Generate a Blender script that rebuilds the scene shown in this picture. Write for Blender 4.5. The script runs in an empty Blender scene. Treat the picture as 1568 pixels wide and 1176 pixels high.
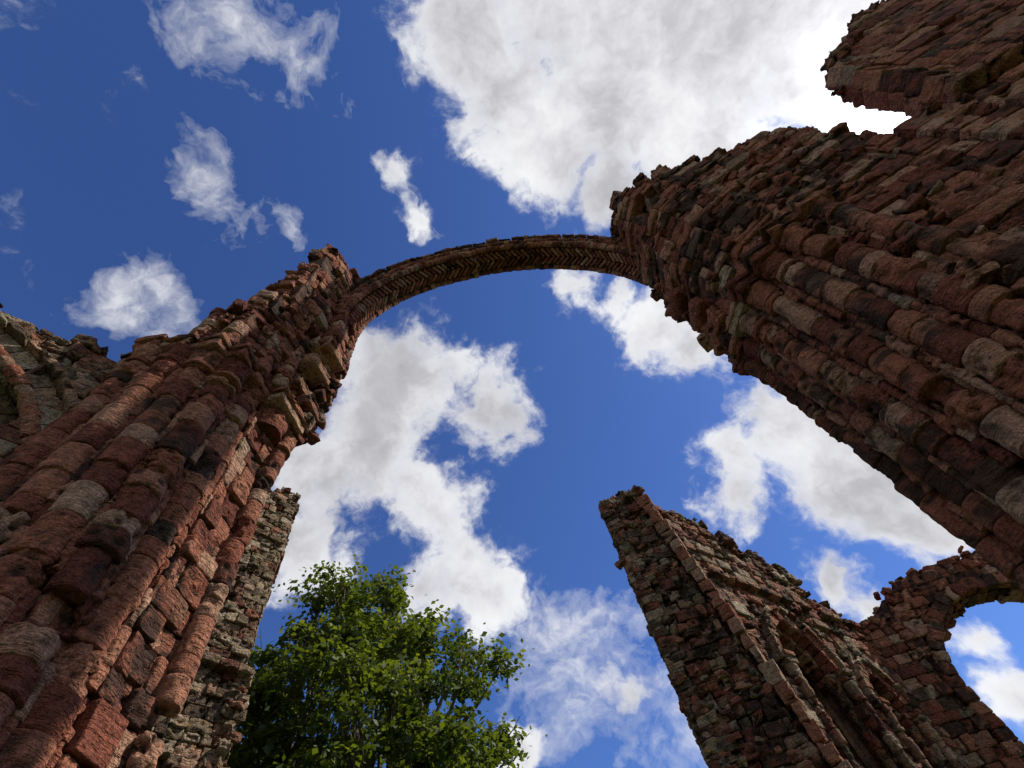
import bpy, math, numpy as np
from mathutils import Vector, Matrix
rng = np.random.default_rng(11)
scene = bpy.context.scene
G0 = -1.6                      # ground level, eye level is z=0
UP = np.array([0., 0., 1.])

# ------------------------------------------------------------------ templates
def cube_template(g):
    idx = {}; V = []; F = []
    n = len(g)
    def vid(i, j, k):
        if (i, j, k) not in idx:
            idx[(i, j, k)] = len(V); V.append((g[i], g[j], g[k]))
        return idx[(i, j, k)]
    for a in range(n-1):
        for b in range(n-1):
            F.append([vid(a,b,n-1), vid(a+1,b,n-1), vid(a+1,b+1,n-1), vid(a,b+1,n-1)])
            F.append([vid(a,b,0), vid(a,b+1,0), vid(a+1,b+1,0), vid(a+1,b,0)])
            F.append([vid(a,0,b), vid(a+1,0,b), vid(a+1,0,b+1), vid(a,0,b+1)])
            F.append([vid(a,n-1,b), vid(a,n-1,b+1), vid(a+1,n-1,b+1), vid(a+1,n-1,b)])
            F.append([vid(0,a,b), vid(0,a,b+1), vid(0,a+1,b+1), vid(0,a+1,b)])
            F.append([vid(n-1,a,b), vid(n-1,a+1,b), vid(n-1,a+1,b+1), vid(n-1,a,b+1)])
    return np.array(V), np.array(F)
T_HI = cube_template(np.array([-1,-.92,-.66,-.4,-.13,.13,.4,.66,.92,1.]))
T_LO = cube_template(np.array([-1,-.88,-.5,-.17,.17,.5,.88,1.]))
def drum_template(na=30):
    zs = [-1,-.93,-.76,-.57,-.38,-.19,0,.19,.38,.57,.76,.93,1]; rs=[.95]+[1]*11+[.95]
    V=[];F=[]
    for z,r in zip(zs,rs):
        for a in range(na):
            t=2*math.pi*a/na; V.append((r*math.cos(t),r*math.sin(t),z))
    for k in range(len(zs)-1):
        for a in range(na):
            b=(a+1)%na; F.append([k*na+a,k*na+b,(k+1)*na+b,(k+1)*na+a])
    c0=len(V);V.append((0,0,-1));c1=len(V);V.append((0,0,1))
    L=(len(zs)-1)*na
    for a in range(0,na,2):
        b=(a+1)%na;c=(a+2)%na
        F.append([c0,c,b,a]);F.append([c1,L+a,L+b,L+c])
    return np.array(V,float),np.array(F)
T_DR = drum_template()
KN = rng.normal(size=(9,3)); KN/=np.linalg.norm(KN,axis=1)[:,None]
KF = np.array([7,10,14,20,28,38,50,66,90.]); KA=np.array([.7,.7,.8,.7,.7,.6,.5,.4,.3])
KN2 = KN*KF[:,None]; KC=rng.uniform(1,9,9)
def sines(P, ph):
    out=np.zeros(P.shape[:-1])
    for k in range(9):
        out+=KA[k]*np.sin(P@KN2[k]+ph*KC[k])
    # bedding planes: sandstone weathers back in thin horizontal layers
    wob=P[...,0]*3.1+P[...,1]*2.3+np.sin(P[...,0]*9+P[...,1]*7)*.6
    bed=np.sin(P[...,2]*47+wob+ph)+.8*np.sin(P[...,2]*83-wob*1.3+ph*2.)
    str_=.5+.5*np.sin(ph*3.3)
    # hollows: honeycomb cavities on some stones
    h=P[...,0]*.8+P[...,1]
    cav=np.sin(h*24+ph+np.sin(P[...,2]*11)*1.2)*np.sin(P[...,2]*33+ph*1.7+np.sin(h*9)*1.3)
    cav=np.clip(cav-.1,0,1)*np.clip(np.sin(ph*7.7)*1.6,0,1)
    return out/1.6+bed*.5*str_-cav*3.0

class Stones:
    def __init__(s, hue=.3, dark=.5, hi=True, hs=.2):
        s.b=[];s.d=[];s.hue=hue;s.dark=dark;s.hi=hi;s.hs=hs
    def col(s,h=None,dk=None):
        return (rng.random(), float(np.clip(rng.normal(s.hue if h is None else h,s.hs),0,1)),
                float(np.clip(rng.normal(s.dark if dk is None else dk,.22),0,1)))
    def block(s,o,X,Y,Z,half,c=None,amp=.014,rad=.03,taper=0.,side=1.):
        s.b.append((o,(X,Y,Z),half,c or s.col(),amp,rad,taper,side))
    def drum(s,o,X,Y,Z,R,h,c=None,amp=.012,taper=0.):
        s.d.append((o,(X,Y,Z),(R,R,h),c or s.col(),amp,.01,taper,1.))
    def build(s,name,mat):
        VV=[];FF=[];CC=[];off=0
        for lst,tmpl,isd in ((s.b,T_HI if s.hi else T_LO,False),(s.d,T_DR,True)):
            if not lst: continue
            tv,tf=tmpl
            O=np.array([l[0] for l in lst],float);A=np.array([l[1] for l in lst],float)
            H=np.array([l[2] for l in lst],float);C=np.array([l[3] for l in lst],float)
            amp=np.array([l[4] for l in lst],float);rad=np.array([l[5] for l in lst],float)
            tp=np.array([l[6] for l in lst],float);sw=np.array([l[7] for l in lst],float)
            L=tv[None]*H[:,None,:]
            if isd:
                k=1+tp[:,None]*tv[None,:,2]; L[...,0]*=k;L[...,1]*=k
                Nn=np.tile(tv[None],(len(lst),1,1)).copy();Nn[...,2]=0
                ln=np.linalg.norm(Nn,axis=2,keepdims=True);Nn=Nn/np.maximum(ln,1e-6)
                wt=1.
            else:
                r=np.minimum(rad,H.min(axis=1)*.6)[:,None,None]
                inn=np.clip(L,-(H[:,None]-r),H[:,None]-r)
                dl=L-inn;ln=np.linalg.norm(dl,axis=2,keepdims=True);Nn=dl/np.maximum(ln,1e-9)
                L=inn+r*Nn
                wt=sw[:,None]+(1-sw[:,None])*np.abs(Nn[...,1])
                L[...,0]*=1+tp[:,None]*L[...,2]
            W=np.einsum('mni,mij->mnj',L,A)+O[:,None]
            NW=np.einsum('mni,mij->mnj',Nn,A)
            ph=rng.uniform(0,50,len(lst))[:,None]
            n0=sines(W,ph)
            n=np.where(n0<0,n0*1.7,n0*.6)*wt
            W=W+NW*np.clip(n*amp[:,None],-.085,.04)[...,None]
            VV.append(W.reshape(-1,3))
            m=len(tv);FF.append((tf[None]+(np.arange(len(lst))*m)[:,None,None]+off).reshape(-1,4))
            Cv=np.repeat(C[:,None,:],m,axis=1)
            Cv[...,2]=np.clip(Cv[...,2]+np.clip(-n0*.24,-.28,.75),0,1.5)  # recess shade painted into the tone: hollows darker, raised parts lighter
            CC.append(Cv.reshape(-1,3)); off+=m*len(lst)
        V=np.concatenate(VV);F=np.concatenate(FF);C=np.concatenate(CC)
        me=bpy.data.meshes.new(name)
        me.vertices.add(len(V));me.vertices.foreach_set('co',V.astype(np.float32).ravel())
        me.loops.add(F.size);me.loops.foreach_set('vertex_index',F.astype(np.int32).ravel())
        me.polygons.add(len(F));me.polygons.foreach_set('loop_start',np.arange(0,F.size,4,dtype=np.int32))
        me.polygons.foreach_set('use_smooth',np.ones(len(F),bool))
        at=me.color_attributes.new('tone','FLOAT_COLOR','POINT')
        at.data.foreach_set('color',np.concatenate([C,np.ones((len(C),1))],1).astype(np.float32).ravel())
        me.update();me.validate()
        ob=bpy.data.objects.new(name,me);scene.collection.objects.link(ob);me.materials.append(mat)
        return ob

def inside(P,x,y):
    c=False;n=len(P)
    for i in range(n):
        x1,y1=P[i];x2,y2=P[(i+1)%n]
        if (y1>y)!=(y2>y) and x<(x2-x1)*(y-y1)/(y2-y1)+x1: c=not c
    return c
def edist(P,x,y):
    best=9
    for i in range(len(P)):
        a=np.array(P[i]);b=np.array(P[(i+1)%len(P)]);p=np.array([x,y]);t=np.clip(np.dot(p-a,b-a)/np.dot(b-a,b-a),0,1)
        best=min(best,np.linalg.norm(p-a-t*(b-a)))
    return best
def rubble(S,c,size,c3=None,amp=None):
    h=size*rng.uniform(.55,1.15,3)*np.array([1,.8,.5])
    f=rng.uniform(0,math.pi);X=np.array([math.cos(f),math.sin(f),rng.normal(0,.2)]);X/=np.linalg.norm(X)
    Z=np.array([rng.normal(0,.22),rng.normal(0,.22),1.]);Y=np.cross(Z,X);Y/=np.linalg.norm(Y);Z=np.cross(X,Y)
    S.block(c,X,Y,Z,h,c3 or S.col(dk=.55),amp or size*.12,size*.13)
def masonry(S,poly,z0,z1,top,ch=.27,bl=(.3,.6),dep=.3,keep=None,keepc=None,jit=.018,amp=.012,cell=.36,rub=.16,inset=.2,edges=None,gap=.006,varying=False,rec=.1):
    z=z0
    while z<z1:
        h=ch*rng.uniform(.75,1.25);zc=z+h/2;P=[np.array(p,float) for p in poly(zc)]
        for i in range(len(P)):
            if edges is not None and i not in edges: continue
            a=P[i];b=P[(i+1)%len(P)];L=np.linalg.norm(b-a)
            if L<.08: continue
            t=(b-a)/L;n=np.array([t[1],-t[0]]);s=0.
            first=True
            while s<L-1e-3:
                l=rng.uniform(*bl)*(rng.uniform(.4,1) if first else 1);first=False
                if L-s-l<bl[0]*.55:l=L-s
                c=a+t*(s+l/2);tp=top(c[0],c[1])+rng.normal(0,.12)
                if zc<tp and (keep is None or keep(c[0],c[1],zc,i,s+l/2)):
                    o=rng.normal(0,jit)
                    if rng.random()<rec:o-=rng.uniform(.04,.1)
                    near=tp-zc
                    am=amp*rng.lognormal(0,.55)*(1.8 if near<.8 else 1)
                    cc=c-n*(dep/2-o)
                    f=rng.normal(0,.025);tt=np.array([t[0]+n[0]*f,t[1]+n[1]*f,rng.normal(0,.01)]);tt/=np.linalg.norm(tt)
                    nn=np.cross(tt,UP);nn/=np.linalg.norm(nn)
                    S.block((cc[0],cc[1],zc),tt,nn,np.cross(nn,tt)*1.0,(l/2-gap*rng.uniform(.3,1.5),dep/2,h/2-gap*rng.uniform(.3,1.4)),None,am,rng.uniform(.008,.034),0.,.35)
                s+=l
        z+=h
    bands=[(z0,z1)]
    if varying:
        nb=max(1,int(round((z1-z0)/.7)));bands=[(z0+(z1-z0)*k/nb,z0+(z1-z0)*(k+1)/nb) for k in range(nb)]
    for (b0,b1) in bands:
        P=poly((b0+b1)/2)
        xs=[p[0] for p in P];ys=[p[1] for p in P]
        for x in np.arange(min(xs),max(xs),cell):
            for y in np.arange(min(ys),max(ys),cell):
                if not inside(P,x,y) or edist(P,x,y)<inset: continue
                tt_=top(x,y);tp=min(tt_,b1)
                if tp-.1<=b0: continue
                e=tp-.12 if tt_<=b1 or b1==z1 else tp
                segs=[(b0,e)]
                if keepc: segs=keepc(x,y,b0,e)
                for (q0,q1) in segs:
                    if q1-q0<.05: continue
                    S.block((x,y,(q0+q1)/2),(1,0,0),(0,1,0),(0,0,1),(cell/2+.012,cell/2+.012,(q1-q0)/2+.01),(rng.random(),.5,.8),.015,.02)
                if tt_<=b1+(.3 if b1==z1 else 0):
                    for _ in range(3):
                        rubble(S,(x+rng.normal(0,.12),y+rng.normal(0,.12),tp+rng.uniform(-.2,.12)),rub*rng.uniform(.6,1.3))
    P=poly(z1)
    for i in range(len(P)):
        if edges is not None and i not in edges: continue
        a=np.array(P[i],float);b=np.array(P[(i+1)%len(P)],float);L=np.linalg.norm(b-a)
        if L<.1: continue
        t=(b-a)/L;n=np.array([t[1],-t[0]])
        for _ in range(int(L*9)):
            c=a+t*rng.uniform(0,L)-n*rng.uniform(.02,.3);tp=top(c[0],c[1])
            if tp<=z1+.3 and tp>z0: rubble(S,(c[0],c[1],tp+rng.uniform(-.3,.1)),rub*rng.uniform(.45,1.15))
def shaft(S,x,y,r,z0,z1,hh=(.16,.4),miss=.03,h=None):
    z=z0
    while z<z1:
        d=min(rng.uniform(*hh),z1-z+.01)
        if rng.random()>miss:
            rr=r*rng.normal(1,.03) if rng.random()>.15 else r*rng.uniform(.72,.9)
            f=rng.uniform(0,6.28)
            S.drum((x+rng.normal(0,.009),y+rng.normal(0,.009),z+d/2),(math.cos(f),math.sin(f),0),(-math.sin(f),math.cos(f),0),UP,rr,d/2-.004,S.col(h),.0085*rng.lognormal(0,.7))
        z+=d
def capital(S,x,y,r,z,ang,w=None,k=1.45):
    w=w or r*k
    X=np.array([math.cos(ang),math.sin(ang),0]);Y=np.array([-X[1],X[0],0])
    S.drum((x,y,z-.40),X,Y,UP,r*1.2,.035,None,.006)
    S.drum((x,y,z-.22),X,Y,UP,r*1.2,.15,None,.012,.18)
    S.block((x,y,z),X,Y,UP,(w,w,.075),None,.012,.02)
    S.block((x,y,z+.115),X,Y,UP,(w*1.14,w*1.14,.05),None,.012,.02)
def ring(S,C,t,r0,r1,y0,y1,n,a0=0.,a1=math.pi,amp=.01,jit=.012,col=None,gap=.004):
    t=np.array([t[0],t[1],0.]);t/=np.linalg.norm(t);nn=np.array([t[1],-t[0],0.])
    for k in range(n):
        a=a0+(a1-a0)*(k+.5)/n;rm=(r0+r1)/2
        rd=t*math.cos(a)+UP*math.sin(a);tg=-t*math.sin(a)+UP*math.cos(a)
        rr=rm+rng.normal(0,jit)
        o=np.array(C)+rd*rr+nn*((y0+y1)/2+rng.normal(0,jit))
        S.block(o,tg,nn,rd,(rm*(a1-a0)/n/2-gap,(y1-y0)/2,(r1-r0)/2),S.col() if col is None else S.col(*col),amp*rng.lognormal(0,.4),.015,1/rm)
def arc_roll(S,C,t,rc,yc,r,n,a0,a1,col=None):
    t=np.array([t[0],t[1],0.]);t/=np.linalg.norm(t);nn=np.array([t[1],-t[0],0.])
    for k in range(n):
        a=a0+(a1-a0)*(k+.5)/n
        rd=t*math.cos(a)+UP*math.sin(a);tg=-t*math.sin(a)+UP*math.cos(a)
        S.drum(np.array(C)+rd*(rc+rng.normal(0,.004))+nn*(yc+rng.normal(0,.004)),rd,np.cross(tg,rd),tg,r*rng.normal(1,.04),rc*(a1-a0)/n/2+.004,S.col() if col is None else S.col(*col),.006)

# ------------------------------------------------------------------ materials
def ramp(nt,vals,interp='LINEAR'):
    r=nt.nodes.new('ShaderNodeValToRGB');cr=r.color_ramp;cr.interpolation=interp
    while len(cr.elements)<len(vals):cr.elements.new(.5)
    for e,(p,c) in zip(cr.elements,vals):e.position=p;e.color=(*c,1) if len(c)==3 else c
    return r
def stone_mat(name,bumps=1.,lichen=.5):
    m=bpy.data.materials.new(name);m.use_nodes=True;nt=m.node_tree;N=nt.nodes;L=nt.links
    b=N['Principled BSDF'];b.inputs['Roughness'].default_value=.93
    b.inputs['Specular IOR Level'].default_value=.15
    tc=N.new('ShaderNodeTexCoord')
    def noise(s,d,r,scale=None,dist=0):
        n=N.new('ShaderNodeTexNoise');n.inputs['Scale'].default_value=s;n.inputs['Detail'].default_value=d
        n.inputs['Roughness'].default_value=r;n.inputs['Distortion'].default_value=dist
        if scale:
            mp=N.new('ShaderNodeMapping');mp.inputs['Scale'].default_value=scale
            L.new(tc.outputs['Object'],mp.inputs['Vector']);L.new(mp.outputs[0],n.inputs['Vector'])
        else:L.new(tc.outputs['Object'],n.inputs['Vector'])
        return n.outputs['Fac']
    def mix(f,a,c,t='MIX'):
        x=N.new('ShaderNodeMix');x.data_type='RGBA';x.blend_type=t
        for s,i in ((f,0),(a,6),(c,7)):
            if hasattr(s,'links'):L.new(s,x.inputs[i])
            elif i==0:x.inputs[0].default_value=s
            else:x.inputs[i].default_value=(*s,1)
        return x.outputs[2]
    def mth(op,a,c=None,d=None):
        x=N.new('ShaderNodeMath');x.operation=op
        for i,s in enumerate((a,c,d)):
            if s is None:continue
            if hasattr(s,'links'):L.new(s,x.inputs[i])
            else:x.inputs[i].default_value=s
        return x.outputs[0]
    def lk(f,vals):
        r=ramp(nt,vals);L.new(f,r.inputs[0]);return r.outputs[0]
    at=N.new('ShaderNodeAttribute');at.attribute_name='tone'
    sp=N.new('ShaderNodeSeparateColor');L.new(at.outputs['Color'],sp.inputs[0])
    red=lk(sp.outputs[0],[(0,(.2,.068,.048)),(.3,(.33,.115,.075)),(.6,(.45,.18,.115)),(.85,(.52,.26,.17)),(1,(.58,.38,.27))])
    buf=lk(sp.outputs[0],[(0,(.17,.125,.09)),(.35,(.29,.225,.155)),(.7,(.41,.33,.235)),(1,(.58,.49,.37))])
    n1=noise(3.2,5,.62);n2=noise(14,5,.7);n3=noise(1.1,3,.6);n4=noise(55,3,.7)
    hm=mth('ADD',sp.outputs[1],mth('MULTIPLY_ADD',n1,.8,-.4))
    hm=lk(hm,[(.38,(0,0,0)),(.78,(1,1,1))])
    c=mix(hm,red,buf)
    c=mix(1.,c,lk(n2,[(.25,(.28,.25,.24)),(.5,(.95,.92,.9)),(.75,(1.45,1.34,1.22))]),'MULTIPLY')
    c=mix(1.,c,lk(n4,[(.3,(.55,.55,.55)),(.65,(1.15,1.15,1.15))]),'MULTIPLY')
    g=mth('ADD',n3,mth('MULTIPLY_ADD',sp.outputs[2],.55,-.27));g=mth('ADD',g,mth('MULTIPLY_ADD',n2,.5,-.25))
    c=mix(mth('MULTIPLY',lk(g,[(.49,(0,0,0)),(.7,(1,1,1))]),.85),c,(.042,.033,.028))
    l1=noise(6,6,.75,None,.4);l2=noise(9,5,.72,(1.3,1.1,1.),.6)
    c=mix(mth('MULTIPLY',lk(l1,[(.6,(0,0,0)),(.66,(1,1,1))]),.5*lichen+.05),c,(.4,.38,.3))
    c=mix(mth('MULTIPLY',mth('MULTIPLY',lk(l2,[(.58,(0,0,0)),(.65,(1,1,1))]),sp.outputs[1]),lichen),c,(.48,.29,.06))
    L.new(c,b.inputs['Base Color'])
    bed=noise(5,4,.6,(1.2,1.2,9),.5)
    vo=N.new('ShaderNodeTexVoronoi');vo.inputs['Scale'].default_value=19;vo.inputs['Randomness'].default_value=1
    L.new(tc.outputs['Object'],vo.inputs['Vector'])
    pit=lk(vo.outputs['Distance'],[(0,(0,0,0)),(.5,(1,1,1))])
    pit=mth('MULTIPLY',pit,lk(n1,[(.42,(0,0,0)),(.58,(1,1,1))]))
    hgt=mth('ADD',mth('MULTIPLY',bed,1.2),mth('MULTIPLY',n2,1.0));hgt=mth('ADD',hgt,mth('MULTIPLY',n4,.25));hgt=mth('ADD',hgt,mth('MULTIPLY',pit,.8))
    bp=N.new('ShaderNodeBump');bp.inputs['Strength'].default_value=1.;bp.inputs['Distance'].default_value=.09*bumps
    L.new(hgt,bp.inputs['Height']);L.new(bp.outputs[0],b.inputs['Normal'])
    return m
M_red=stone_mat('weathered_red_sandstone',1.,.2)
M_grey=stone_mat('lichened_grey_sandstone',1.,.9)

# ------------------------------------------------------------------ LEFT PIER
lerp=lambda a,b,t:[(p[0]*(1-t)+q[0]*t,p[1]*(1-t)+q[1]*t) for p,q in zip(a,b)]
def keyed(keys):
    def f(z):
        if z<=keys[0][0]:return keys[0][1]
        for (z0,p0),(z1,p1) in zip(keys,keys[1:]):
            if z<=z1:return lerp(p0,p1,(z-z0)/(z1-z0))
        return keys[-1][1]
    return f
S=Stones(.1,.28)
PA=[(-3.40,3.36),(-5.2,3.6),(-5.2,1.95),(-4.6,1.76),(-4.15,1.74),(-4.1,1.9),(-3.76,1.88),(-3.74,2.12),(-3.52,2.12),(-3.52,2.74),(-3.36,2.78)]
masonry(S,lambda z:PA,G0,6.35,lambda x,y:20,ch=.27,bl=(.26,.5),jit=.018)
for x,y,r in [(-3.50,2.56,.165),(-3.49,2.2,.165),(-3.69,1.96,.155),(-3.95,1.79,.15),(-4.28,1.69,.14),(-4.6,1.76,.11)]:
    shaft(S,x,y,r,G0,6.0)
    capital(S,x,y,r,6.38,.1,k=1.5 if x>-3.8 else 1.25)
for x,y in [(-3.45,2.38),(-3.57,2.07),(-3.8,1.84),(-4.12,1.72),(-3.44,2.73)]: shaft(S,x,y,.055,G0,6.1)
shaft(S,-3.36,3.36,.11,G0,6.0)
capital(S,-3.42,3.05,.2,6.38,.05,.34);capital(S,-3.36,3.38,.13,6.38,.05)
B0=[(-3.25,3.42),(-4.8,3.6),(-4.8,2.0),(-4.25,1.74),(-3.72,1.70),(-3.50,1.86),(-3.36,2.2),(-3.27,2.65)]
B1=[(-3.16,3.42),(-4.6,3.6),(-4.6,2.0),(-4.1,1.8),(-3.62,1.66),(-3.38,1.82),(-3.2,2.2),(-3.16,2.65)]
C0=[(-2.90,3.44),(-4.3,3.6),(-4.3,2.1),(-3.7,1.9),(-3.4,1.84),(-3.15,1.92),(-2.96,2.2),(-2.9,2.5)]
C1=[(-2.86,3.44),(-4.2,3.6),(-4.2,2.1),(-3.6,1.95),(-3.35,1.88),(-3.1,1.94),(-2.92,2.2),(-2.86,2.5)]
topL=lambda x,y:float(np.interp(x,[-5,-4.2,-3.75,-3.5,-3.3,-3.05,-2.8],[6.5,6.9,7.8,9.6,11.4,12.1,12.4]))+.18*math.sin(9*x+5*y)+.12*math.sin(23*y)
hole=lambda c,r:(lambda x,y,z,i,s:(x-c[0])**2+(y-c[1])**2+((z-c[2])*.8)**2>r*r)
masonry(S,keyed([(6.45,B0),(7.6,B1),(8.8,C0),(13,C1)]),6.45,13.1,topL,ch=.24,bl=(.22,.5),jit=.03,amp=.016,keep=hole((-3.1,2.1,10.8),.36),varying=True)
for x,y,r,z1 in [(-3.33,2.42,.13,8.4),(-3.5,1.92,.14,8.2),(-3.3,3.05,.14,8.6),(-3.82,1.72,.12,7.5),(-3.2,2.7,.1,10.5)]:
    shaft(S,x,y,r,6.55,z1,(.14,.3))
for _ in range(120):
    z=rng.uniform(6.6,9.2);y=rng.uniform(3.2,3.62);rubble(S,(-3.3+rng.normal(0,.12)+(z-6.6)*.09,y,z),.13*rng.uniform(.6,1.4))
for k,(x,z) in enumerate([(-3.26,7.1),(-3.12,7.7),(-2.98,8.3)]):
    S.block((x,3.12,z),(0,1,0),(1,0,0),UP,(.3,.22,.16),None,.02,.05)
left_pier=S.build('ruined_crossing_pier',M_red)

# ------------------------------------------------------------------ RIGHT PIER
S=Stones(.16,.48)
PA=[(3.66,3.42),(3.8,3.05),(3.95,3.05),(3.98,2.8),(4.2,2.75),(4.3,2.42),(5.86,1.86),(6.2,2.6),(6.2,4.8),(3.75,4.58),(3.64,4.3)]
masonry(S,lambda z:PA,G0,6.1,lambda x,y:20,ch=.28,bl=(.28,.6),jit=.022,amp=.014)
for x,y,r in [(3.62,4.42,.14),(3.61,4.06,.15),(3.58,3.68,.165),(3.69,3.29,.155),(3.91,2.95,.155),(4.16,2.64,.155),(4.5,2.38,.13)]:
    shaft(S,x,y,r,G0,5.8);capital(S,x,y,r,6.16,.35 if y>3.5 else -.3,k=1.75 if y<3.5 else 1.5)
for x,y in [(3.57,4.24),(3.56,3.87),(3.6,3.48),(3.78,3.1),(4.0,2.78)]: shaft(S,x,y,.055,G0,5.9)
B0=[(3.64,4.42),(3.62,3.4),(3.92,2.84),(4.34,2.5),(5.86,1.84),(6.2,2.6),(6.0,4.6),(4.2,4.7)]
C0=[(3.46,4.3),(3.42,3.4),(3.72,2.75),(4.2,2.42),(5.86,1.84),(6.2,2.6),(6.0,4.5),(4.2,4.5)]
C1=[(3.5,4.3),(3.46,3.4),(3.74,2.75),(4.25,2.42),(5.86,1.84),(6.2,2.6),(6.0,4.5),(4.2,4.5)]
topR=lambda x,y:float(np.interp(x,[3.4,4.3,4.8,5.4,5.9,6.2],[12.3,11.7,10.6,9.7,8.9,7.6]))+.22*math.sin(8*x+6*y)+.16*math.sin(21*x)
masonry(S,keyed([(6.3,B0),(7.9,C0),(12,C1)]),6.33,12.6,topR,ch=.26,bl=(.24,.56),jit=.034,amp=.017,keep=hole((3.72,2.8,10.4),.4),varying=True)
for x,y,r,z1 in [(3.66,3.75,.14,8.3),(3.8,3.2,.14,8.8),(4.05,2.84,.13,9.2),(4.4,2.54,.11,8.5),(3.62,4.2,.12,8)]:
    shaft(S,x,y,r,6.4,z1,(.14,.3))
for zz in (3.4,7.6):
    for k in range(9):
        f=k/8.;x=4.35+1.5*f;y=2.38-.53*f
        if rng.random()<.8:S.block((x,y,zz+rng.normal(0,.01)),(.944,-.33,0),(-.33,-.944,0),UP,(.1,.1,.07),None,.015,.03)
for _ in range(110):
    f=rng.random()**1.5;z=rng.uniform(3,9);x=4.2+1.65*f;y=2.44-.58*f
    rubble(S,(x,y+.04,z),.11*rng.uniform(.5,1.4))
for _ in range(150):
    z=rng.uniform(6.2,9.5);rubble(S,(3.6+rng.normal(0,.1),rng.uniform(4.1,4.5),z),.13*rng.uniform(.6,1.4))
for x,z in [(3.6,6.9),(3.55,7.5),(3.46,8.1)]:
    S.block((x,4.1,z),(0,1,0),(-1,0,0),UP,(.3,.24,.17),None,.02,.05)
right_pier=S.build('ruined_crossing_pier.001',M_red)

# ------------------------------------------------------------------ RIB ARCH
S=Stones(.12,.35)
td=np.array([1,.152]);td=td/np.linalg.norm(td)
Ca=np.array([.38,3.97+.152*.38,9.63]);R=3.20
for a0,a1,dz,dr in ((0,math.pi*.535,0.,0.),(math.pi*.538,math.pi,-.06,-.03)):
    C=Ca+np.array([0,0,dz]);n=int((a1-a0)/math.pi*42)
    ring(S,C,td,R+.09+dr,R+.38+dr,0,.22,n,a0,a1,.009,.006)
    ring(S,C,td,R+.14+dr,R+.36+dr,.22,.5,n,a0,a1,.009,.006,col=(.05,.2))
    ring(S,C,td,R+.09+dr,R+.38+dr,.5,.72,n+3,a0,a1,.009,.006)
    ring(S,C,td,R+.38+dr,R+.48+dr,-.06,.80,n-4,a0,a1,.012,.01,col=(.4,.6))
    for k in range(int(n*1.2)):   # crumbling upper surface
        a=rng.uniform(a0,a1);t3=np.array([td[0],td[1],0]);nn=np.array([td[1],-td[0],0])
        rubble(S,C+(t3*math.cos(a)+UP*math.sin(a))*(R+.49)+nn*rng.uniform(.05,.75),.075*rng.uniform(.6,1.3))
    arc_roll(S,C,td,R+.08+dr,.07,.07,n*2,a0,a1)
    arc_roll(S,C,td,R+.08+dr,.65,.07,n*2,a0,a1)
    arc_roll(S,C,td,R+.24+dr,.71,.06,n*2,a0,a1)
    m=int(n*1.9)
    for k in range(m):
        a=a0+(a1-a0)*(k+.5)/m;rd=t3*math.cos(a)+UP*math.sin(a);tg=-t3*math.sin(a)+UP*math.cos(a)
        for s in (-1,1):
            X=(nn*s*.72+tg*.7);X/=np.linalg.norm(X);Y=np.cross(rd,X)
            S.block(C+rd*(R+.075+dr)+nn*(.36+s*.10),X,Y,rd,(.145,.034,.075),S.col(.05,.1),.006,.02)
for sx,z0 in ((-1,8.2),(1,7.6)):
    z=z0
    while z<9.63:
        h=.24
        for (y0,y1,e) in ((0,.22,.0),(.22,.5,.05),(.5,.72,0)):
            c=Ca+np.array([td[0],td[1],0])*sx*(R+.2+e/2)+np.array([td[1],-td[0],0])*(y0+y1)/2
            S.block((c[0]+rng.normal(0,.01),c[1],z+h/2),(td[0],td[1],0),(td[1],-td[0],0),UP,(.2-e/2,(y1-y0)/2-.002,h/2-.006),None,.014,.02)
        z+=h
arch=S.build('rib_arch',M_red)

# ------------------------------------------------------------------ UPPER RIGHT WALL
S=Stones(.2,.3)
W=[(5.88,1.77),(12.5,-.15),(12.9,1.1),(6.2,2.9)]
topW=lambda x,y:float(np.interp(x,[5.8,6.55,6.62,7.1,8,10,12.5],[6.6,6.7,9.2,9.3,10.4,12.6,13]))+.12*math.sin(7*x)+.1*math.sin(19*x)
masonry(S,lambda z:W,G0,6.45,lambda x,y:6.47+.05*math.sin(9*x),ch=.34,bl=(.4,.8),jit=.014,amp=.009,edges=(0,3),rec=.06,gap=.009,rub=.1)
W2a=[(6.6,1.68),(12.5,-.03),(12.9,1.1),(7.7,1.96)];W2b=[(6.98,1.5),(12.5,-.03),(12.9,1.1),(8.7,1.79)]
masonry(S,keyed([(6.5,W2a),(9.0,W2b)]),6.5,13.2,topW,ch=.3,bl=(.35,.7),jit=.016,amp=.01,edges=(0,3),rec=.06,gap=.009,varying=True)
for x in np.arange(6.75,12.4,.45):
    y=1.77-(x-5.88)*.29-.04
    S.block((x,y,6.56),(.96,-.278,0),(-.278,-.96,0),UP,(.22,.14,.09),None,.014,.03)
for _ in range(50):
    x=rng.uniform(5.9,7.5);y=1.77-(x-5.88)*.29;rubble(S,(x,y+.04,rng.uniform(1,4.5)),.13*rng.uniform(.5,1.4))
transept=S.build('ruined_transept_wall',M_red)

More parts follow.
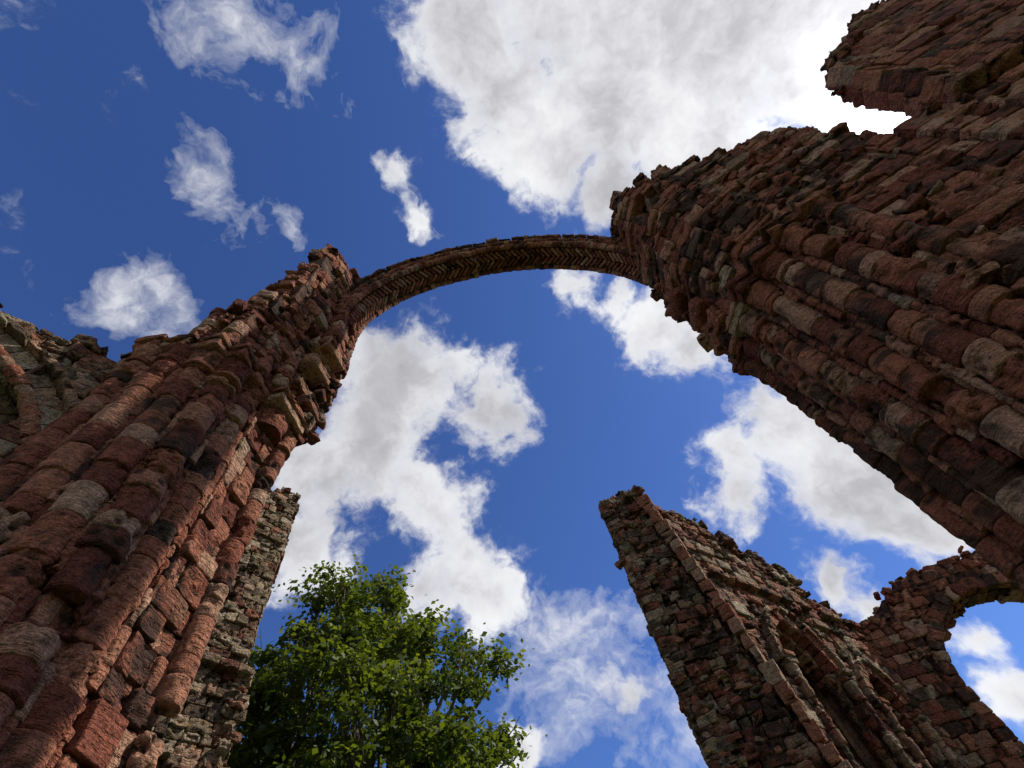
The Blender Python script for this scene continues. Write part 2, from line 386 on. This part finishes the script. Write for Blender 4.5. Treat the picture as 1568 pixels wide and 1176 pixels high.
# ------------------------------------------------------------------ LEFT ARCADE WALL
S=Stones(.6,.15)
t=np.array([.6,.8]);n=np.array([.8,-.6]);E=np.array([-4.75,1.75])
A=E-t*6.2;AD,AZ=2.0,3.9
poly=[tuple(A),tuple(E),tuple(E-n*.9),tuple(A-n*.9)]
def keepA(x,y,z,i,s):
    d=6.2-s if i==0 else s
    if i not in (0,2):return True
    rr=2.5 if i==0 else 1.75
    return not (math.hypot(d-AD,z-AZ)<rr or (abs(d-AD)<rr and z<AZ))
def keepcA(x,y,z0,z1):
    d=np.dot(E-np.array([x,y]),t)
    if abs(d-AD)<2.3:
        return [(AZ+math.sqrt(2.3**2-(d-AD)**2),z1)]
    return [(z0,z1)]
masonry(S,lambda z:poly,G0,6.6,lambda x,y:6.6+.08*math.sin(6*y),ch=.18,keep=keepA,keepc=keepcA,jit=.015,rub=.07)
Cc=np.array([*(E-t*AD),AZ])
ring(S,Cc,t,2.4,2.5,-.2,.12,26,0,math.pi,.006,.004,col=(.6,.4))
ring(S,Cc,t,2.12,2.4,-.35,.0,24,0,math.pi,.006,.006,col=(.7,.0))
arc_roll(S,Cc,t,2.12,-.02,.08,44,0,math.pi,(.3,.1))
ring(S,Cc,t,1.86,2.12,-.6,-.25,22,0,math.pi,.006,.006,col=(.9,.0))
arc_roll(S,Cc,t,1.86,-.28,.08,40,0,math.pi,(.8,.0))
ring(S,Cc,t,1.72,1.9,-.9,-.5,22,0,math.pi,.006,.006,col=(.9,.0))
for d in (-1,1):
    for rr,yy in ((2.4,-.1),(2.1,-.2),(1.86,-.4)):
        c=Cc[:2]+t*d*rr+n*yy;shaft(S,c[0],c[1],.12,G0,AZ)
arcade=S.build('ruined_arcade_wall',M_grey)

# ------------------------------------------------------------------ NAVE WALL (lower right)
S=Stones(.5,.5,hs=.28)
NW=[(1.15,9.3),(2.0,9.2),(7.1,14.6),(6.3,15.3)]
topN=lambda x,y:float(np.interp(x,[1,2,3.5,5.6,6.5,7.1],[9.05,9.05,8.9,8.4,7.3,6.9]))+.14*math.sin(9*x)+.12*math.sin(25*x)
dl=np.array([5.1,5.4]);dl/=np.linalg.norm(dl);nl=np.array([dl[1],-dl[0]])
NICH=((3.25,.85,5.1),(5.6,.6,4.6))
def niche(s,z,g=0):
    for c,w,zt in NICH:
        if abs(s-c)<w+g and z>.6 and z<zt: return True
        if z>=zt and math.hypot(abs(s-c)+.35,z-zt)<w+.35+g:return True
    return False
def kcN(x,y,z0,z1):
    p=np.array([x-2.0,y-9.2]);s=p@dl;dp=-(p@nl)
    if dp<.75:
        for c,w,zt in NICH:
            if abs(s-c)<w+.1:
                zz=zt+math.sqrt(max(0,(w+.4)**2-(abs(s-c)+.3)**2))
                return [(z0,.6),(zz,z1)]
    return [(z0,z1)]
masonry(S,lambda z:NW,G0,9.2,topN,ch=.25,bl=(.22,.62),jit=.028,amp=.017,cell=.22,rub=.15,inset=.2,keepc=kcN,dep=.25,
        keep=lambda x,y,z,i,s:not(i==1 and niche(s,z,.14)))
for c,w,zt in NICH:
    for sg in (-1,1):
        cc=np.array([2.0,9.2])+dl*(c-sg*.35)
        C3=np.array([cc[0],cc[1],zt]);amax=math.acos(.35/(w+.35+.1))
        for r0,r1,y0,y1,hc in ((w+.35,w+.6,-.25,.05,.15),(w+.2,w+.4,-.5,-.2,.5),(w+.6,w+.7,-.2,.15,.7)):
            if sg>0: ring(S,C3,dl,r0,r1,y0,y1,8,0,amax,.01,col=(hc,.2))
            else: ring(S,C3,dl,r0,r1,y0,y1,8,math.pi-amax,math.pi,.01,col=(hc,.2))
        for dd,yy,rr in ((.12,.02,.1),(-.06,-.2,.09)):
            q=np.array([2.0,9.2])+dl*(c+sg*(w+dd))+nl*yy;shaft(S,q[0],q[1],rr,G0,zt-.2)
            capital(S,q[0],q[1],rr,zt-.02,.8)
for s in np.arange(.4,7.2,.4):
    q=np.array([2.0,9.2])+dl*s+nl*.05
    if rng.random()<.7:S.block((q[0],q[1],7.0),(dl[0],dl[1],0),(nl[0],nl[1],0),UP,(.19,.1,.07),None,.012,.02)
BT=[(1.15,9.1),(1.92,9.05),(2.2,9.35),(1.3,9.55)];BB=[(1.05,8.8),(3.0,8.75),(3.4,9.6),(1.2,9.5)]
S.hue,S.dark=.6,.65
masonry(S,keyed([(G0,BB),(8.9,BT)]),G0,8.85,lambda x,y:8.8,ch=.17,bl=(.14,.42),jit=.035,amp=.02,inset=.25,cell=.26,varying=True)
for _ in range(130):
    z=rng.uniform(0,8.6);f=(z-G0)/10.5;rubble(S,(rng.uniform(1.1,2.6*(1-f)+1.8*f),8.85*(1-f)+9.1*f,z),.1*rng.uniform(.6,1.5))
S.hue,S.dark=.42,.4
pz=G0
while pz<8.3:
    h=rng.uniform(.24,.36);f=(pz-G0)/10.5;x=3.3*(1-f)+2.15*f;y=9.15
    S.block((x,y,pz+h/2),(.3,.95,0),(.95,-.3,0),UP,(.28,.12+rng.normal(0,.025),h/2-.006),(rng.uniform(.5,1),rng.uniform(.1,.6),rng.uniform(0,.3)),.012,.02);pz+=h  # edge stones toned paler: sunlight on this strip painted into their colour
nave=S.build('ruined_nave_wall',M_grey)

# ------------------------------------------------------------------ REAR ARCH WALL
S=Stones(.3,.5,hi=False)
RW=[(6.6,14.4),(14.6,14.4),(14.6,15.1),(6.6,15.1)]
topB=lambda x,y:float(np.interp(x,[6.5,7,8.1,9,10.9,12,14.6],[6.8,7.0,7.6,7.95,8.1,8.0,7.9]))+.08*math.sin(11*x)
xc,zc0,ra=10.35,4.85,2.2
kb=lambda x,y,z,i,s:not(i in(0,2) and (math.hypot(x-xc,z-zc0)<(ra+.38 if i==0 else ra) or (abs(x-xc)<ra and z<zc0)))
def kcb(x,y,z0,z1):
    if abs(x-xc)<ra+.1:return [(zc0+math.sqrt(max(0,(ra+.2)**2-(x-xc)**2)),z1)]
    return [(z0,z1)]
masonry(S,lambda z:RW,G0,8.2,topB,ch=.25,bl=(.22,.5),keep=kb,keepc=kcb,cell=.3,inset=.2,jit=.02,rub=.14)
Cb=np.array([xc,14.4,zc0])
ring(S,Cb,(1,0),ra+.05,ra+.38,-.2,.06,26,0,math.pi,.012)
ring(S,Cb,(1,0),ra,ra+.3,-.7,-.2,26,0,math.pi,.012)
for sg in(-1,1):
    z=G0
    while z<zc0:
        S.block((xc+sg*(ra+.15),14.75,z+.14),(1,0,0),(0,1,0),UP,(.16,.36,.13),None,.014,.03);z+=.28
rear=S.build('ruined_arch_wall',M_red)

# ------------------------------------------------------------------ STAIR TOWER (lower left)
S=Stones(.8,.2,hs=.22)
T0=[(-10.6,9.7),(-9.5,7.6),(-8.2,7.35),(-7.25,8.9),(-9.3,11.6),(-11,11.8)]
T1=[(-10.5,9.8),(-9.4,7.95),(-8.35,7.6),(-7.45,9.05),(-9.3,11.3),(-10.9,11.6)]
topT=lambda x,y:12.7+.2*math.sin(8*x)+.16*math.sin(17*y)-1.1*max(0,8.2-y)
masonry(S,keyed([(6.9,T0),(7.2,T1),(13,T1)]),G0,12.9,topT,ch=.2,bl=(.16,.48),jit=.03,amp=.018,
        keep=lambda x,y,z,i,s:not(i==2 and abs(s-.85)<.16 and (8.6<z<9.4 or 4.5<z<5.3)),inset=.27,varying=True)
for z in (7.05,10.9):
    for i in (1,2,3):
        Tq=T0 if z<8 else T1
        a=np.array(Tq[i]);b=np.array(Tq[i+1]);L=np.linalg.norm(b-a);t_=(b-a)/L;n_=np.array([t_[1],-t_[0]])
        for s in np.arange(.2,L,.4):
            q=a+t_*s+n_*.02
            if rng.random()<.75:S.block((q[0],q[1],z),(t_[0],t_[1],0),(n_[0],n_[1],0),UP,(.19,.16 if z<8 else .07,.08),None,.014,.03)
for _ in range(60):
    z=rng.uniform(5,7);rubble(S,(-7.35+rng.normal(0,.08),8.95+rng.normal(0,.08),z),.14*rng.uniform(.6,1.4))
tower=S.build('ruined_stair_tower',M_grey)

# ------------------------------------------------------------------ TREE
tv=[];tf=[]
def tube(pts,rads,ns=8):
    base=len(tv)
    for i,(p,r) in enumerate(zip(pts,rads)):
        d=np.array(pts[min(i+1,len(pts)-1)])-np.array(pts[max(i-1,0)]);d=d/np.linalg.norm(d)
        u=np.cross(d,[.3,.9,.1]);u/=np.linalg.norm(u);v=np.cross(d,u)
        for k in range(ns):
            a=2*math.pi*k/ns;tv.append(np.array(p)+r*(math.cos(a)*u+math.sin(a)*v))
    for i in range(len(pts)-1):
        for k in range(ns):
            b=(k+1)%ns;tf.append((base+i*ns+k,base+i*ns+b,base+(i+1)*ns+b,base+(i+1)*ns+k))
base=np.array([-7.8,15.0,G0])
forks=[]
for k in range(8):
    az=k*.8+.4;tip=base+np.array([math.cos(az)*2.7,math.sin(az)*1.9,8.5+rng.uniform(-1.2,2.2)])
    mid=base+np.array([math.cos(az)*.5,math.sin(az)*.35,3.2+rng.uniform(-.5,.6)])
    pts=[];rd=[]
    for q in np.linspace(0,1,9):
        p=(1-q)**2*(base+np.array([0,0,.0]))+2*q*(1-q)*mid+q*q*tip+rng.normal(0,.07,3)*(q>.1)
        pts.append(p);rd.append(.42*(1-q)**1.1+.08)
    tube(pts,rd);forks.append(pts)
clumps=[]
cen=np.array([-7.6,14.5,8.1]);rad=np.array([4.5,3.5,4.6])
tries=0
while len(clumps)<120 and tries<14000:
    tries+=1
    v=rng.normal(size=3);v/=np.linalg.norm(v);q=rng.uniform(.5,1)**.6
    lump=1+.13*math.sin(3.1*v[0]*2+1)+.14*math.sin(5*v[2]+4*v[1])
    p=cen+v*rad*q*lump*.95
    if p[2]<3.8:continue
    if all(np.linalg.norm(p-c[0])>1.02 for c in clumps):
        clumps.append((p,rng.uniform(.5,.92)))
for p,r in clumps:
    f=min(forks,key=lambda F:np.linalg.norm(F[-2]-p))
    s=f[int(rng.integers(4,9))]
    mid=(s+p)/2+rng.normal(0,.25,3)+np.array([0,0,-.2])
    tube([(1-q)**2*s+2*q*(1-q)*mid+q*q*p for q in np.linspace(0,1,6)],[.09*(1-q)+.02 for q in np.linspace(0,1,6)],5)
    for _ in range(6):
        e=p+rng.normal(0,.5,3)*r;tube([p+(mid-p)*.25,(p+e)/2+rng.normal(0,.05,3),e],[.028,.018,.008],4)
me=bpy.data.meshes.new('tree_branches');me.from_pydata([tuple(v) for v in tv],[],tf);me.update()
for p_ in me.polygons:p_.use_smooth=True
tree=bpy.data.objects.new('broadleaf_tree',me);scene.collection.objects.link(tree)
m=bpy.data.materials.new('bark');m.use_nodes=True;nt=m.node_tree;b=nt.nodes['Principled BSDF'];b.inputs['Roughness'].default_value=.95
nz=nt.nodes.new('ShaderNodeTexNoise');nz.inputs['Scale'].default_value=8;nz.inputs['Detail'].default_value=6
r=ramp(nt,[(.3,(.035,.028,.02)),(.7,(.13,.11,.085))]);nt.links.new(nz.outputs[0],r.inputs[0]);nt.links.new(r.outputs[0],b.inputs['Base Color'])
me.materials.append(m)
LV=[];LC=[]
for p,r in clumps:
    ns_=int(7+9*r);cb=rng.normal(0,.1)
    for _ in range(ns_):
        v=rng.normal(size=3);v/=np.linalg.norm(v);sc=p+v*r*rng.uniform(.3,1.15)*np.array([1.1,1.1,.8]);sr=rng.uniform(.14,.32)
        n=int(rng.uniform(22,44))
        P=sc+rng.normal(0,1,(n,3))*sr*np.array([1,1,.55])
        nr=v*.4+rng.normal(0,.5,(n,3))+np.array([0,0,.75]);nr/=np.linalg.norm(nr,axis=1)[:,None]
        u=np.cross(nr,rng.normal(size=(n,3)));u/=np.linalg.norm(u,axis=1)[:,None];w=np.cross(nr,u)
        s=rng.uniform(.06,.125,n)[:,None]
        quad=np.stack([P-u*s,P-w*s*.66+nr*s*.15,P+u*s,P+w*s*.66+nr*s*.15],1)
        LV.append(quad.reshape(-1,3));c=np.clip(rng.normal(.48,.18,n)+rng.normal(0,.16)+cb,0,1)
        LC.append(np.repeat(np.stack([c,rng.random(n),c,np.ones(n)],1),4,axis=0))
LV=np.concatenate(LV);LC=np.concatenate(LC)
me=bpy.data.meshes.new('crown_leaves');nq=len(LV)//4
me.vertices.add(len(LV));me.vertices.foreach_set('co',LV.astype(np.float32).ravel())
me.loops.add(nq*4);me.loops.foreach_set('vertex_index',np.arange(nq*4,dtype=np.int32))
me.polygons.add(nq);me.polygons.foreach_set('loop_start',np.arange(0,nq*4,4,dtype=np.int32))
at=me.color_attributes.new('tone','FLOAT_COLOR','POINT');at.data.foreach_set('color',LC.astype(np.float32).ravel());me.update()
leaves=bpy.data.objects.new('crown_leaves',me);scene.collection.objects.link(leaves);leaves.parent=tree
m=bpy.data.materials.new('leaf');m.use_nodes=True;nt=m.node_tree;b=nt.nodes['Principled BSDF'];b.inputs['Roughness'].default_value=.6
a=nt.nodes.new('ShaderNodeAttribute');a.attribute_name='tone';sp=nt.nodes.new('ShaderNodeSeparateColor');nt.links.new(a.outputs['Color'],sp.inputs[0])
r=ramp(nt,[(0,(.025,.045,.007)),(.5,(.05,.085,.009)),(1,(.12,.155,.016))]);nt.links.new(sp.outputs[0],r.inputs[0]);nt.links.new(r.outputs[0],b.inputs['Base Color'])
tr=nt.nodes.new('ShaderNodeBsdfTranslucent');r2=ramp(nt,[(0,(.06,.095,.006)),(1,(.24,.3,.016))]);nt.links.new(sp.outputs[0],r2.inputs[0]);nt.links.new(r2.outputs[0],tr.inputs[0])
ms=nt.nodes.new('ShaderNodeMixShader');ms.inputs[0].default_value=.4;nt.links.new(b.outputs[0],ms.inputs[1]);nt.links.new(tr.outputs[0],ms.inputs[2])
nt.links.new(ms.outputs[0],nt.nodes['Material Output'].inputs[0])
me.materials.append(m)

# ------------------------------------------------------------------ GROUND
me=bpy.data.meshes.new('grass_ground');q=1500
me.from_pydata([(-q,-q,G0),(q,-q,G0),(q,q,G0),(-q,q,G0)],[],[(0,1,2,3)]);me.update()
gr=bpy.data.objects.new('grass_ground',me);scene.collection.objects.link(gr)
m=bpy.data.materials.new('mown_grass');m.use_nodes=True;nt=m.node_tree;b=nt.nodes['Principled BSDF'];b.inputs['Roughness'].default_value=.95
tc=nt.nodes.new('ShaderNodeTexCoord');nz=nt.nodes.new('ShaderNodeTexNoise');nz.inputs['Scale'].default_value=2;nz.inputs['Detail'].default_value=6
nt.links.new(tc.outputs['Object'],nz.inputs[0]);r=ramp(nt,[(.3,(.045,.07,.02)),(.7,(.11,.14,.045))]);nt.links.new(nz.outputs[0],r.inputs[0]);nt.links.new(r.outputs[0],b.inputs['Base Color'])
me.materials.append(m)

# ------------------------------------------------------------------ SUN + SKY
sd=Vector((.932,.262,1)).normalized()
el=math.asin(sd.z);az=math.atan2(sd.x,sd.y)
sl=bpy.data.lights.new('sun','SUN');sl.energy=5.;sl.angle=math.radians(.7);sl.color=(1,.92,.8)
so=bpy.data.objects.new('sun',sl);scene.collection.objects.link(so);so.rotation_euler=sd.to_track_quat('Z','Y').to_euler()
so.location=(30,10,30)
w=bpy.data.worlds.new('World');scene.world=w;w.use_nodes=True;nt=w.node_tree;N=nt.nodes;L=nt.links
for x in list(N):N.remove(x)
out=N.new('ShaderNodeOutputWorld');bs=N.new('ShaderNodeBackground');bc=N.new('ShaderNodeBackground');mx=N.new('ShaderNodeMixShader')
sky=N.new('ShaderNodeTexSky');sky.sky_type='NISHITA';sky.sun_disc=False;sky.sun_elevation=el;sky.sun_rotation=az
sky.air_density=1.;sky.dust_density=.3;sky.ozone_density=3.
tint=N.new('ShaderNodeMix');tint.data_type='RGBA';tint.blend_type='MULTIPLY';tint.inputs[0].default_value=1
tint.inputs[7].default_value=(.56,.78,1.28,1);L.new(sky.outputs[0],tint.inputs[6])
L.new(tint.outputs[2],bs.inputs['Color']);bs.inputs['Strength'].default_value=.1
tc=N.new('ShaderNodeTexCoord')
def wm(op,a,c=None,d=None,clamp=False):
    x=N.new('ShaderNodeMath');x.operation=op;x.use_clamp=clamp
    for i,s in enumerate((a,c,d)):
        if s is None:continue
        if hasattr(s,'links'):L.new(s,x.inputs[i])
        else:x.inputs[i].default_value=s
    return x.outputs[0]
def wn(s,d,r,off=(0,0,0),src=None):
    mp=N.new('ShaderNodeMapping');mp.inputs['Location'].default_value=off;L.new(src or tc.outputs['Generated'],mp.inputs[0])
    n=N.new('ShaderNodeTexNoise');n.inputs['Scale'].default_value=s;n.inputs['Detail'].default_value=d;n.inputs['Roughness'].default_value=r
    L.new(mp.outputs[0],n.inputs['Vector']);return n
wp=wn(6,4,.6)
vs=N.new('ShaderNodeVectorMath');vs.operation='SUBTRACT';L.new(wp.outputs['Color'],vs.inputs[0]);vs.inputs[1].default_value=(.5,.5,.5)
va=N.new('ShaderNodeVectorMath');va.operation='MULTIPLY_ADD';L.new(vs.outputs[0],va.inputs[0]);va.inputs[1].default_value=(.16,.16,.16);L.new(tc.outputs['Generated'],va.inputs[2])
# sky chart: tangent chart about a direction 60 deg above north; offsets in 1/760 rad
E0=np.array([0,.4985,.8669]);E1=np.array([.956,.2557,-.1471]);E2=np.array([.295,-.8288,.4766])
cl=[(-60,560,140,1.1),(0,440,120,1.05),(60,340,100,1),(170,440,190,1.1),(320,530,230,1.2),(480,530,180,1.2),(280,380,140,1.1),(150,290,80,.95),(560,420,110,1),(330,640,260,1.2),(120,600,200,1.1),
(-172,328,42,.64),(-145,265,34,.6),
(86,165,50,.8),(150,150,40,.7),(230,95,75,.85),(285,55,60,.85),
(390,-15,60,.68),(345,-105,65,.74),(335,-170,65,.78),(450,-55,115,1),(540,-150,130,1.05),(640,-215,100,1.05),(470,-130,90,.95),(500,-310,60,.8),(545,-370,60,.8),(705,-375,60,.75),(760,-490,70,.8),
(-190,-10,110,.95),(-260,45,60,.7),(-215,-90,120,1),(-35,-40,80,.95),(-110,10,60,.66),(-130,-170,100,.95),(-65,-260,85,.85),(-25,-310,65,.75),(-315,-135,100,1.05),(-320,-240,90,1),(-140,-310,60,.7),(165,-470,70,.65),(30,-560,60,.8),
(-700,-330,120,.8)]
wl=[(-490,315,60,.62),(-455,265,50,.6),(-405,235,45,.75),(-335,245,45,.7),(-555,120,80,1.0),(-620,115,60,.7),(-490,560,60,.6),(-395,530,80,.62),(-310,520,70,.6),(100,-430,130,.9),(175,-380,70,.7),(230,-500,100,.8),(50,-370,80,.8)]
def addblob(field,c,r,wgt):
    c=np.array(c,float);c/=np.linalg.norm(c)
    d=N.new('ShaderNodeVectorMath');d.operation='DISTANCE';L.new(va.outputs[0],d.inputs[0]);d.inputs[1].default_value=tuple(c)
    f=wm('MULTIPLY_ADD',d.outputs['Value'],-wgt/r,wgt)
    return f if field is None else wm('SMOOTH_MAX',field,f,.18)
field=None;wf=None
for a_,b_,r_,w_ in cl:
    a_,b_=a_/760,b_/760;k=(1+a_*a_+b_*b_)**-.75
    field=addblob(field,E0+E1*a_+E2*b_,r_/760*k*1.15,w_)
for a_,b_,r_,w_ in wl:
    a_,b_=a_/760,b_/760;k=(1+a_*a_+b_*b_)**-.75
    wf=addblob(wf,E0+E1*a_+E2*b_,r_/760*k*1.2,w_)
for c in ((-1,-1,.8),(1,-1.4,.7),(.1,-1,.5),(1.6,.2,.5),(-1.6,-.1,.2)):  # extra clouds out of view, added to lift ambient light on the stone
    field=addblob(field,c,.6,1.)
n1=wn(6,7,.6,(3,1,2)).outputs['Fac'];n2=wn(15,6,.62,(1,5,2),va.outputs[0]).outputs['Fac'];n3=wn(3.6,5,.6,(7,2,9)).outputs['Fac']
fc=wm('MINIMUM',field,.62)
dn=wm('ADD',fc,wm('MULTIPLY_ADD',n1,1.4,-.7));dn=wm('ADD',dn,wm('MULTIPLY_ADD',n2,1.2,-.6))
big=wm('MULTIPLY',wm('SUBTRACT',field,.5,None,True),1.2);dn=wm('ADD',dn,big)
r=ramp(nt,[(.12,(0,0,0)),(.26,(.3,.3,.3)),(.46,(1,1,1))]);r.color_ramp.interpolation='B_SPLINE';L.new(dn,r.inputs[0])
# thin wisps
dw=wm('ADD',wm('MINIMUM',wf,.45),wm('MULTIPLY_ADD',n1,.9,-.45));dw=wm('ADD',dw,wm('MULTIPLY_ADD',n2,1.9,-.95))
rw=ramp(nt,[(.12,(0,0,0)),(.45,(.25,.25,.25)),(.85,(.7,.7,.7))]);L.new(dw,rw.inputs[0])
alpha=wm('MAXIMUM',r.outputs[0],rw.outputs[0])
th=wm('ADD',wm('MULTIPLY',wm('MINIMUM',field,.75),.45),wm('MULTIPLY',n3,.85));th=wm('ADD',th,wm('MULTIPLY_ADD',n2,.5,-.25))
rc=ramp(nt,[(.5,(1,1,1)),(.68,(.8,.8,.83)),(.86,(.55,.55,.58)),(1,(.45,.45,.48))]);L.new(th,rc.inputs[0])
dt=N.new('ShaderNodeVectorMath');dt.operation='DOT_PRODUCT';L.new(tc.outputs['Generated'],dt.inputs[0]);dt.inputs[1].default_value=tuple(sd)
mxd=wm('MAXIMUM',dt.outputs['Value'],0.)
gl=wm('MULTIPLY_ADD',wm('POWER',mxd,40),.5,.98);gl=wm('MULTIPLY_ADD',wm('POWER',mxd,400),4.,gl)
L.new(rc.outputs[0],bc.inputs['Color']);L.new(gl,bc.inputs['Strength'])
L.new(alpha,mx.inputs[0]);L.new(bs.outputs[0],mx.inputs[1]);L.new(bc.outputs[0],mx.inputs[2]);L.new(mx.outputs[0],out.inputs[0])

# ------------------------------------------------------------------ CAMERA
cd=bpy.data.cameras.new('camera');cd.lens=17.45;cd.sensor_width=36;cd.clip_end=5000;cd.clip_start=.05
co=bpy.data.objects.new('camera',cd);scene.collection.objects.link(co)
Mx=Matrix(((E1[0],E2[0],-E0[0],0),(E1[1],E2[1],-E0[1],0),(E1[2],E2[2],-E0[2],0),(0,0,0,1)))
co.matrix_world=Mx;scene.camera=co
scene.view_settings.view_transform='Standard';scene.view_settings.look='None';scene.view_settings.exposure=0
